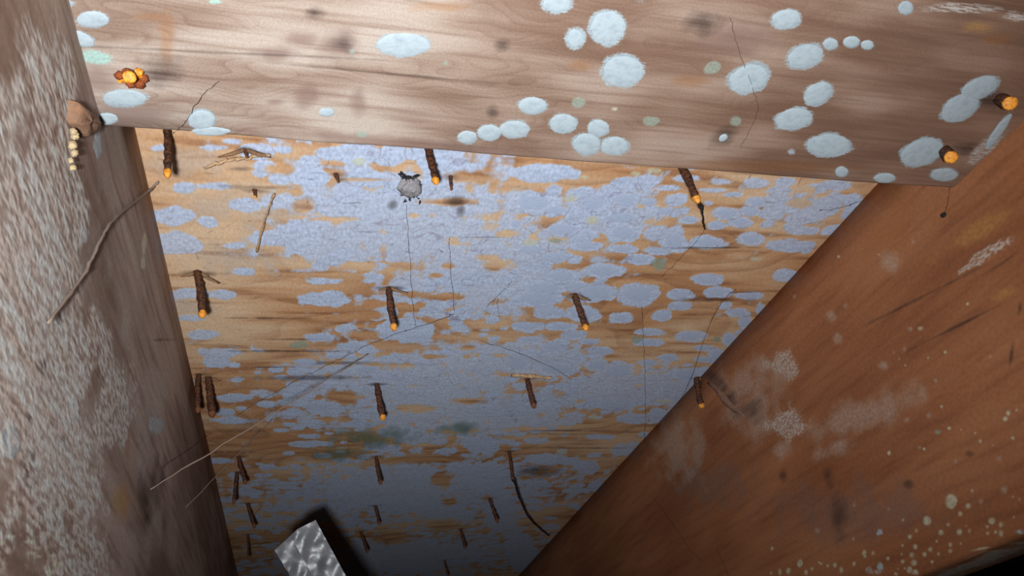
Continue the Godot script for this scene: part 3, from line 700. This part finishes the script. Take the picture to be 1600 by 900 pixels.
	var t_block := paint(2048, 556, 0.37, 0.1, [BOARD_STAINS], {"seed": 21, "warp_freq": 0.02, "streak": 24, "streak_freq": 0.05, "edge_freq": 1.0, "light": Color8(174, 160, 148), "dark": Color8(150, 131, 117), "light_end": Color8(136, 106, 88), "dark_end": Color8(112, 84, 68), "line": Color8(108, 80, 66), "mould": Color8(156, 169, 175), "rings": 0.33, "warp": 5.0, "ring_strength": 0.42, "streak_strength": 0.7, "soft": 1.1, "thick": 0.92, "fine_long": 8, "wobble": 0.45, "bump": 1.5, "knots": BOARD_KNOTS})
	var t_right := paint(2048, 496, 0.92, 0.223, [RIGHT_STAINS, RIGHT_UNDERSIDE], {"seed": 41, "warp_freq": 0.02, "streak": 10, "streak_freq": 0.06, "edge_freq": 1.0, "light": Color8(158, 104, 70), "dark": Color8(134, 82, 52), "line": Color8(100, 60, 42), "mould": Color8(170, 180, 186), "rings": 0.12, "warp": 3.0, "ring_strength": 0.1, "streak_strength": 0.5, "fur": 0.75, "fine_long": 2, "fine_freq": 0.3, "soft": 1.2, "thick": 0.95, "wobble": 0.9, "bump": 1.5})
	var t_left := paint(2048, 496, 0.92, 0.223, [LEFT_STAINS], {"seed": 51, "warp_freq": 0.02, "streak": 10, "streak_freq": 0.06, "edge_freq": 1.0, "light": Color8(174, 154, 142), "dark": Color8(128, 104, 90), "line": Color8(88, 66, 56), "mould": Color8(172, 180, 184), "rings": 0.1, "warp": 3.0, "ring_strength": 0.1, "streak_strength": 0.6, "fine_long": 3, "fine_freq": 0.16, "fur": 0.9, "fur_color": Color8(204, 206, 202), "furred": Color8(196, 178, 166), "soft": 1.2, "thick": 0.95, "wobble": 0.9, "bump": 1.0})

	# the setting
	var far := 1.28
	var deck_st := new_st()
	var P := PackedVector3Array()
	var U := PackedVector2Array()
	for j in 2:
		for i in 2:
			var x: float = [-0.85, 1.65][i]
			var z: float = [0.85, -1.3][j]
			P.append(Vector3(x, EYE + DECK, z))
			U.append(Vector2((x - BAY_LEFT + 0.01) / 0.388, (-z - 0.18) / 1.0))
	grid(deck_st, P, U, 2, 2, Vector3(0, EYE + DECK + 1.0, 0))
	var deck := structure("ceiling", done(deck_st, true), board_material(t_deck, 0.82, 0.4))
	var ply := part("plywood_core", box_mesh(Vector3(-0.85, EYE + DECK + 0.0002, -1.3), Vector3(1.65, EYE + DECK + 0.018, 0.85)), M.rough_wood, deck)
	structure("floor", box_mesh(Vector3(-0.87, -0.03, -1.32), Vector3(1.67, 0, 0.87)), M.rough_wood)
	structure("wall_back", box_mesh(Vector3(-0.85, 0, -1.32), Vector3(1.65, EYE + DECK, -1.3)), M.rough_wood)
	structure("wall_front", box_mesh(Vector3(-0.85, 0, 0.85), Vector3(1.65, EYE + DECK, 0.87)), M.rough_wood)
	structure("wall_left", box_mesh(Vector3(-0.87, 0, -1.3), Vector3(-0.85, EYE + DECK, 0.85)), M.rough_wood)
	structure("wall_right", box_mesh(Vector3(1.65, 0, -1.3), Vector3(1.67, EYE + DECK, 0.85)), M.rough_wood)

	# timbers
	rafter("rafter", -1.0, BAY_LEFT, 0.92, 0.223, board_material(t_left, 0.85, 1.0), "left rafter, grey-brown and furred with pale streaky mould")
	rafter("rafter", 1.0, BAY_RIGHT, 0.92, 0.223, board_material(t_right, 0.7, 0.8), "right rafter, reddish brown with a pale scar and small cream mould dots")
	crust(CEILING_STAINS.slice(0, 6 * 110), BAY_LEFT - 0.01, 0.18, EYE + DECK + 0.0001, deck, 0.74, 0.00014, M.deck_mould)
	var block := timber_block(board_material(t_block, 0.8, 0.8))
	crust(BOARD_STAINS, BAY_LEFT, 0.11, -BLOCK_BOTTOM * 0.0 + BLOCK_BOTTOM - 0.0002, block, 0.84, 0.0003, M.mould)

	# nails through the deck, row by row away from the block
	var says := [
		"long rusty nail at the block's edge nearest the left rafter, orange tip",
		"tiny dark nail point behind the pale twig near the block",
		"thick flaky rusty nail right of the dark fluff ball at the block's edge",
		"rusty nail at the block's right half with a dark fibre hanging from its tip",
		"tiny dark nail point between the pale twig and the dark fluff ball",
		"tiny orange nail point on the long dark crack near the left rafter",
		"rusty nail with split wood round its foot, second row, beside the left rafter",
		"slim dark nail in the middle of the second row, on solid pale mould",
		"dark nail leaning right from a dark stain, rightmost of the second row",
		"thin blackish nail touching the left rafter, left one of a close pair",
		"thick rusty nail beside the left rafter, right one of a close pair",
		"dark thin nail in the middle of the third row, left of the pale straw",
		"short dark nail just below the pale straw sliver, third row",
		"brown nail standing against the right rafter beside its pale scar",
		"rusty nail of a crossing pair by the left rafter, upper right one",
		"dark nail of a crossing pair by the left rafter, lower left one",
		"rusty nail below the crossing pair, beside a short pale straw",
		"dark nail in the middle of the fourth row, below the greenish stain",
		"small dark nail in the middle of the fifth row, right above the plastic strip",
		"dark nail close to the right of the plastic strip's shadow",
		"thin nail from which a long curled dark root hangs",
		"dark nail to the left of the curled root's lower half",
		"thin dark nail in shade, left of and below the curled root",
		"thin faint nail deep in the dark beside the left rafter",
		"faint nail at the lower edge of the picture, farthest along the deck",
		"tiny dark nail point right of the flaky nail by the fluff ball"]
	var splits := {0: 2, 1: 3, 6: 5, 8: 3, 10: 2, 13: 1, 7: 2, 17: 2, 3: 1}
	for i in range(0, NAILS.size(), 6):
		nail(NAILS.slice(i, i + 6), says[i / 6], splits.get(i / 6, 0), i / 6 in [0, 2, 3, 5, 6, 7, 8, 11, 13])

	# nail ends in the face of the block
	var ends := at([-578, 2083, -1816, 2748, 2083, -1522, 2726, 2083, -1826])
	var leans := [Vector3(0.0016, -0.0075, 0.0052), Vector3(-0.0058, -0.0100, 0.0055), Vector3(-0.0062, -0.0100, 0.0050)]
	var end_says := ["clump of orange rust round a broken nail at the block's left end", "rusty nail end with flat orange face at the block's far right", "rusty nail end with orange face low on the block's right, over white mould"]
	for i in 3:
		var t := thing("nail_end", ends[i], end_says[i], "nail", "nail ends in the block")
		var st := new_st()
		var r := 0.0026 if i > 0 else 0.0019
		tube(st, PackedVector3Array([-leans[i] * 0.3, leans[i] * 0.2, leans[i] * 0.55, leans[i] * 0.9]), PackedFloat32Array([r, r * 1.05, r, r]), 12, 0.12)
		part("shank", done(st), M.rust, t)
		var tip := new_st()
		tube(tip, PackedVector3Array([leans[i] * 0.86, leans[i] * 0.97, leans[i] * 1.0]), PackedFloat32Array([r * 1.08, r * 1.04, r * 0.7]), 12, 0.08)
		part("tip", done(tip), M.rust_tip, t)
		if i == 0:
			for k in 7:
				var a := TAU * k / 7.0
				part("rust_flake", blob(Vector3(cos(a) * 0.0036 + 0.0006, -0.0008 - 0.0015 * rng.randf(), sin(a) * 0.0026), Vector3(0.0016, 0.0014, 0.0015), 0.5, 10), M.rust_tip if k % 3 == 1 else M.rust_flake, t)

	# cobwebs, roots and straws
	strand([-695, 1377, -3712, -335, 1721, -3891, 24, 2069, -4071, 384, 2420, -4251], 0.00033, M.web_pale, "long pale cobweb strand crossing from the left rafter to the deck, casting a dark line", 0, "cobweb_strand", "cobweb", 0.0004)
	strand([-695, 1677, -4857, -227, 2400, -5163], 0.00024, M.web_pale, "short pale cobweb strand below the long one, between left rafter and deck", 0, "cobweb_strand", "cobweb", 0.0004)
	strand([-687, 1215, -1965, -687, 1509, -2150, -687, 1700, -2231, -687, 1904, -2341, -687, 2344, -2695, -657, 2430, -2721], 0.00054, M.web_pale, "thick dusty cobweb strand slanting up across the left rafter", 0, "cobweb_strand", "cobweb", 0.0002)
	strand([711, 2420, -3021, 764, 2420, -3294, 862, 2420, -3733], 8.4e-05, M.web, "dark dotted web thread hanging straight above the middle of the second row", 14, "cobweb_strand", "cobweb", 0.0004)
	strand([456, 2420, -2774, 523, 2420, -3189, 603, 2420, -3691, 651, 2420, -3907], 7.6e-05, M.web, "faint dotted web thread running down from the dark fluff ball", 8, "cobweb_strand", "cobweb", 0.0004)
	strand([2063, 2420, -3629, 2280, 2420, -4130, 2721, 2420, -5175, 3178, 2420, -6360], 0.000114, M.web, "long dark dotted web thread in front of the right half of the deck", 18, "cobweb_strand", "cobweb", 0.0004)
	strand([2621, 2410, -3403, 2614, 2410, -3689, 2883, 2410, -4671, 2958, 2410, -5045, 3227, 2410, -6523], 0.000114, M.web, "dark web thread slanting down beside the right rafter to its edge", 8, "cobweb_strand", "cobweb", 0.0004)
	strand([1148, 2425, -3408, 1084, 2425, -3592, 1052, 2425, -3684], 9.5e-05, M.web, "branched dark web thread on mould, upper slanting branch", 4, "cobweb_strand", "cobweb", 0.0004)
	strand([1100, 2425, -3591, 1170, 2425, -3851], 7.6e-05, M.web, "branched dark web thread on mould, short hanging branch", 3, "cobweb_strand", "cobweb", 0.0004)
	strand([1094, 2425, -4090, 1342, 2425, -4214, 1680, 2425, -4441, 1902, 2425, -4640], 9.5e-05, M.web, "wavy dark web thread running to the pale straw sliver", 3, "cobweb_strand", "cobweb", 0.0004)
	strand([867, 2425, -3762, 780, 2425, -3838, 458, 2425, -4073, 218, 2425, -4318, -73, 2425, -4641, -343, 2425, -4971, -661, 2430, -5437, -697, 2073, -4850, -697, 1574, -3932], 0.000133, M.web, "dark web thread slanting past the tip of the slim middle nail, then drawn on as the long pale strand shadow", 6, "cobweb_strand", "cobweb", 0.0004)  # lower run is the long pale strand's shadow, laid in as dark thread
	strand([1728, 2160, -5970, 1809, 2200, -6165, 1915, 2200, -6474, 2204, 2260, -7248, 2468, 2320, -7842, 2859, 2410, -8617], 0.0009, M.root, "long dark curled root hanging from a thin nail in front of the deck", 0, "root", "root", 0.0003)
	strand([1785, 2170, -2360, 1878, 2240, -2472, 2035, 2360, -2705, 2137, 2430, -2856], 0.0005, M.root, "short dark fibre hanging from the nail at the block's right half", 2, "root_fibre", "root", 0.0003)
	strand([2139, 2430, -2867, 2135, 2430, -3002, 2070, 2430, -3324], 9.5e-05, M.web, "dark web thread leading away below the nail with the hanging fibre", 4, "cobweb_strand", "cobweb", 0.0004)
	strand([-479, 2073, -2065, -429, 2073, -1998, -370, 2073, -1883, -303, 2073, -1802], 7.6e-05, M.web, "fine dark web thread slanting over the left end of the block", 4, "cobweb_strand", "cobweb", 0.0004)
	strand([1375, 2077, -1317, 1466, 2077, -1428, 1628, 2077, -1606, 1707, 2077, -1717, 1732, 2077, -1903], 6.8e-05, M.web, "fine dark web thread across the white mould on the block's right half", 3, "cobweb_strand", "cobweb", 0.0004)
	strand([2967, 1926, -5917, 2967, 1655, -5706, 2967, 1366, -5504, 2967, 1228, -5357], 0.000114, M.web, "longer dark web thread low on the right rafter", 2, "cobweb_strand", "cobweb", 0.0004)
	strand([2967, 1249, -5092, 2967, 1134, -5061, 2967, 1047, -5035], 0.000114, M.web, "short dark web thread at the lower picture edge on the right rafter", 0, "cobweb_strand", "cobweb", 0.0004)
	strand([2957, 2146, -1993, 2957, 2071, -2069, 2957, 1997, -2153], 6.8e-05, M.web, "fine dark web thread hanging from the block down the right rafter", 0, "cobweb_strand", "cobweb", 0.0004)
	strand([2756, 2430, -2651, 2871, 2430, -2614, 2943, 2430, -2554], 0.000114, M.web, "dark web thread on the deck running into the right rafter's top edge", 2, "cobweb_strand", "cobweb", 0.0004)
	strand([-449, 2410, -2589, -367, 2410, -2541, -273, 2410, -2511, -179, 2410, -2478], 0.0007, M.straw, "pale bent twig lying against the deck close to the block", 0, "twig", "twig", 0.0005)
	strand([-163, 2400, -2725, -215, 2400, -2948, -256, 2400, -3177], 0.0006, M.straw, "thin brown straw hanging below the long dark crack near the left rafter", 0, "straw", "straw", 0.0002)
	strand([1423, 2420, -4553, 1572, 2420, -4575, 1727, 2420, -4607], 0.0013, M.straw, "short flat pale straw sliver above the short nail of the third row", 0, "straw", "straw", 0.0002)
	strand([-446, 2400, -7272, -340, 2400, -6951], 0.0006, M.straw, "short pale straw deep by the left rafter beside a rusty nail", 0, "straw", "straw", 0.0002)

	# fluff ball with dark hairs
	var ball: Array = at([436, 2400, -2540, 452, 2385, -2612, 476, 2400, -2668])
	var fl := thing("fluff_ball", ball[1], "grey fluff ball with black hairy ends stuck to the deck near the block", "cocoon")
	part("fluff", blob(Vector3.ZERO, Vector3(0.0052, 0.0030, 0.0060), 0.5, 22), M.fluff, fl)
	for e in [0, 2]:
		var hairs := new_st()
		var c: Vector3 = ball[e] - ball[1]
		for k in (60 if e == 0 else 26):
			var f := rng.randf() - 0.5
			var p := c + Vector3(f * (0.0085 if e == 0 else 0.0085), -0.0022 + 0.001 * rng.randf(), f * f * (-0.02 if e == 2 else 0.012) + (rng.randf() - 0.5) * 0.0016)
			var d := Vector3(rng.randf() - 0.5, -0.5 * rng.randf(), rng.randf() - 0.6) * (0.0034 if e == 0 else 0.0022)
			tube(hairs, PackedVector3Array([p, p + d * 0.5, p + d + Vector3(0, 0.0004, 0)]), PackedFloat32Array([0.00028, 0.00024, 0.0001]), 4, 0.0)
		var tuft := part("dark_tuft", done(hairs), M.dust, fl)
		tuft.set_meta("kind", "stuff")

	# torn flake of wood by the block's left end, with crumbs of old foam
	var rim: Array = at([-675, 1852, -1736, -675, 1936, -1842, -675, 2006, -1971, -675, 1955, -1962, -675, 1850, -1877, -675, 1812, -1786])
	var mid := Vector3.ZERO
	for p in rim:
		mid += p / 6.0
	var sh := thing("wood_shim", mid, "torn orange-brown flake of wood on the left rafter under the block's end", "wood flake")
	var wp := PackedVector3Array()
	var wu := PackedVector2Array()
	for ring in 4:
		for i in 25:
			var f := (i % 24) / 4.0
			var a: Vector3 = rim[int(f) % 6]
			var b: Vector3 = rim[(int(f) + 1) % 6]
			var q := a.lerp(b, f - int(f)) - mid
			q *= [0.0, 0.6, 0.96, 1.15][ring] * (1.0 + 0.05 * sin(i * 1.3) * (1.0 if ring > 1 else 0.3))
			q.x = [0.0004, 0.0004, -0.0004, -0.005][ring] + 0.0003 * sin(i * 0.8 + ring)
			wp.append(q)
			wu.append(Vector2(i, ring))
	var wst := new_st()
	grid(wst, wp, wu, 25, 4, Vector3(-0.02, 0, 0))
	part("flake", done(wst), M.torn, sh)
	var foam := at([-675, 1783, -1794, -675, 1783, -1810, -675, 1742, -1811, -675, 1738, -1840, -675, 1698, -1831, -675, 1696, -1857])
	var fo := thing("foam_crumbs", foam[2], "pale yellow crumbs of old foam on the left rafter below the torn flake", "foam")
	for p in foam:
		part("crumb", blob(p - foam[2] + Vector3(-0.0012, 0, 0), Vector3(0.0011, 0.0013, 0.0011) * (0.7 + 0.5 * rng.randf()), 0.6, 10), M.foam, fo)

	# lifted lip of wood beside the gouge in the right rafter
	var lip: Array = at([2972, 2347, -4563, 2972, 2135, -4439, 2972, 1918, -4261])
	var lp := thing("wood_splinter", lip[1], "raised splinter of wood beside the gouge at the right rafter's top edge", "splinter")
	var lst := new_st()
	var lline := PackedVector3Array()
	var lrad := PackedFloat32Array()
	for i in 9:
		var f := i / 8.0
		lline.append((lip[0] as Vector3).lerp(lip[2], f) - lip[1] + Vector3(0.0012 + 0.0005 * sin(f * 9.0), 0, 0.001 * sin(f * 7.0)))
		lrad.append(0.0024 * sin(PI * (0.12 + 0.8 * f)) + 0.0006)
	tube(lst, lline, lrad, 9, 0.15)
	part("sliver", done(lst), M.lip, lp)

	# small dead insect on the right rafter
	var bug: Array = at([2958, 1997, -2153])
	var bg := thing("insect", bug[0], "tiny dark insect at the end of a web thread on the right rafter", "insect")
	part("body", blob(Vector3(-0.0006, 0, 0), Vector3(0.0009, 0.0011, 0.0016), 0.3, 8), M.dust, bg)

	# clear plastic
	var top: Array = at([-163, 1422, -4999, -27, 1537, -4968, 84, 1583, -4952, 195, 1414, -5000, 277, 1243, -5042, -50, 1275, -5041, -99, 1344, -5022]).slice(0, 3)
	var strip := thing("plastic_strip", Vector3(0.03, 0, -0.52), "crumpled strip of clear plastic standing in the bay at the lower picture edge", "plastic strip")
	var lean := Vector3(160, -281, -74).normalized()
	var face: Vector3 = (top[0] - top[2]).cross(lean).normalized()
	if face.z < 0.0:
		face = -face
	var cr := FastNoiseLite.new()
	cr.seed = 77
	cr.frequency = 45.0
	cr.fractal_octaves = 4
	for layer in 2:
		var sp := PackedVector3Array()
		var su := PackedVector2Array()
		var nc := 27
		var nr := 110
		for j in nr:
			var run := 0.1 * pow(j / 60.0, 1.0) if j <= 60 else 0.1 + 0.74 * (j - 60) / 49.0
			for i in nc:
				var f := i / (nc - 1.0)
				if layer == 1:
					f = 0.40 + 0.60 * f
				var s: Vector3 = top[0].lerp(top[1], f / 0.58) if f < 0.58 else top[1].lerp(top[2], (f - 0.58) / 0.42)
				var inward := maxf(0.0, 0.5 - f) * minf(run, 0.03) * (0.5 + 0.2 * sin(run * 900.0))
				var way := lean * minf(run, 0.06) + Vector3(0, -1, 0) * maxf(0.0, run - 0.06)
				var q: Vector3 = s + way + (top[2] - top[0]) * inward * 14.0 * 0.5
				var bump := cr.get_noise_2d(run * 1.3, f * 0.02) * 0.0012 + (absf(fmod(run * 60.0 + f * 1.7, 1.0) - 0.5) - 0.25) * 0.0018
				q += face * (bump + (0.0022 * absf(f - 0.45) if layer == 0 else 0.0012 + 0.003 * (f - 0.4)))
				q.y = maxf(q.y, 0.002)
				sp.append(q - strip.position)
				su.append(Vector2(f, run * 20.0))
		var pst := new_st()
		grid(pst, sp, su, nc, nr, sp[54 * nc] - face)
		# a second, slightly offset skin gives the film its thickness
		var back := PackedVector3Array()
		for q in sp:
			back.append(q - face * 0.00012)
		grid(pst, back, su, nc, nr, sp[54 * nc] + face)
		part("film" if layer == 0 else "folded_flap", done(pst), M.film, strip)
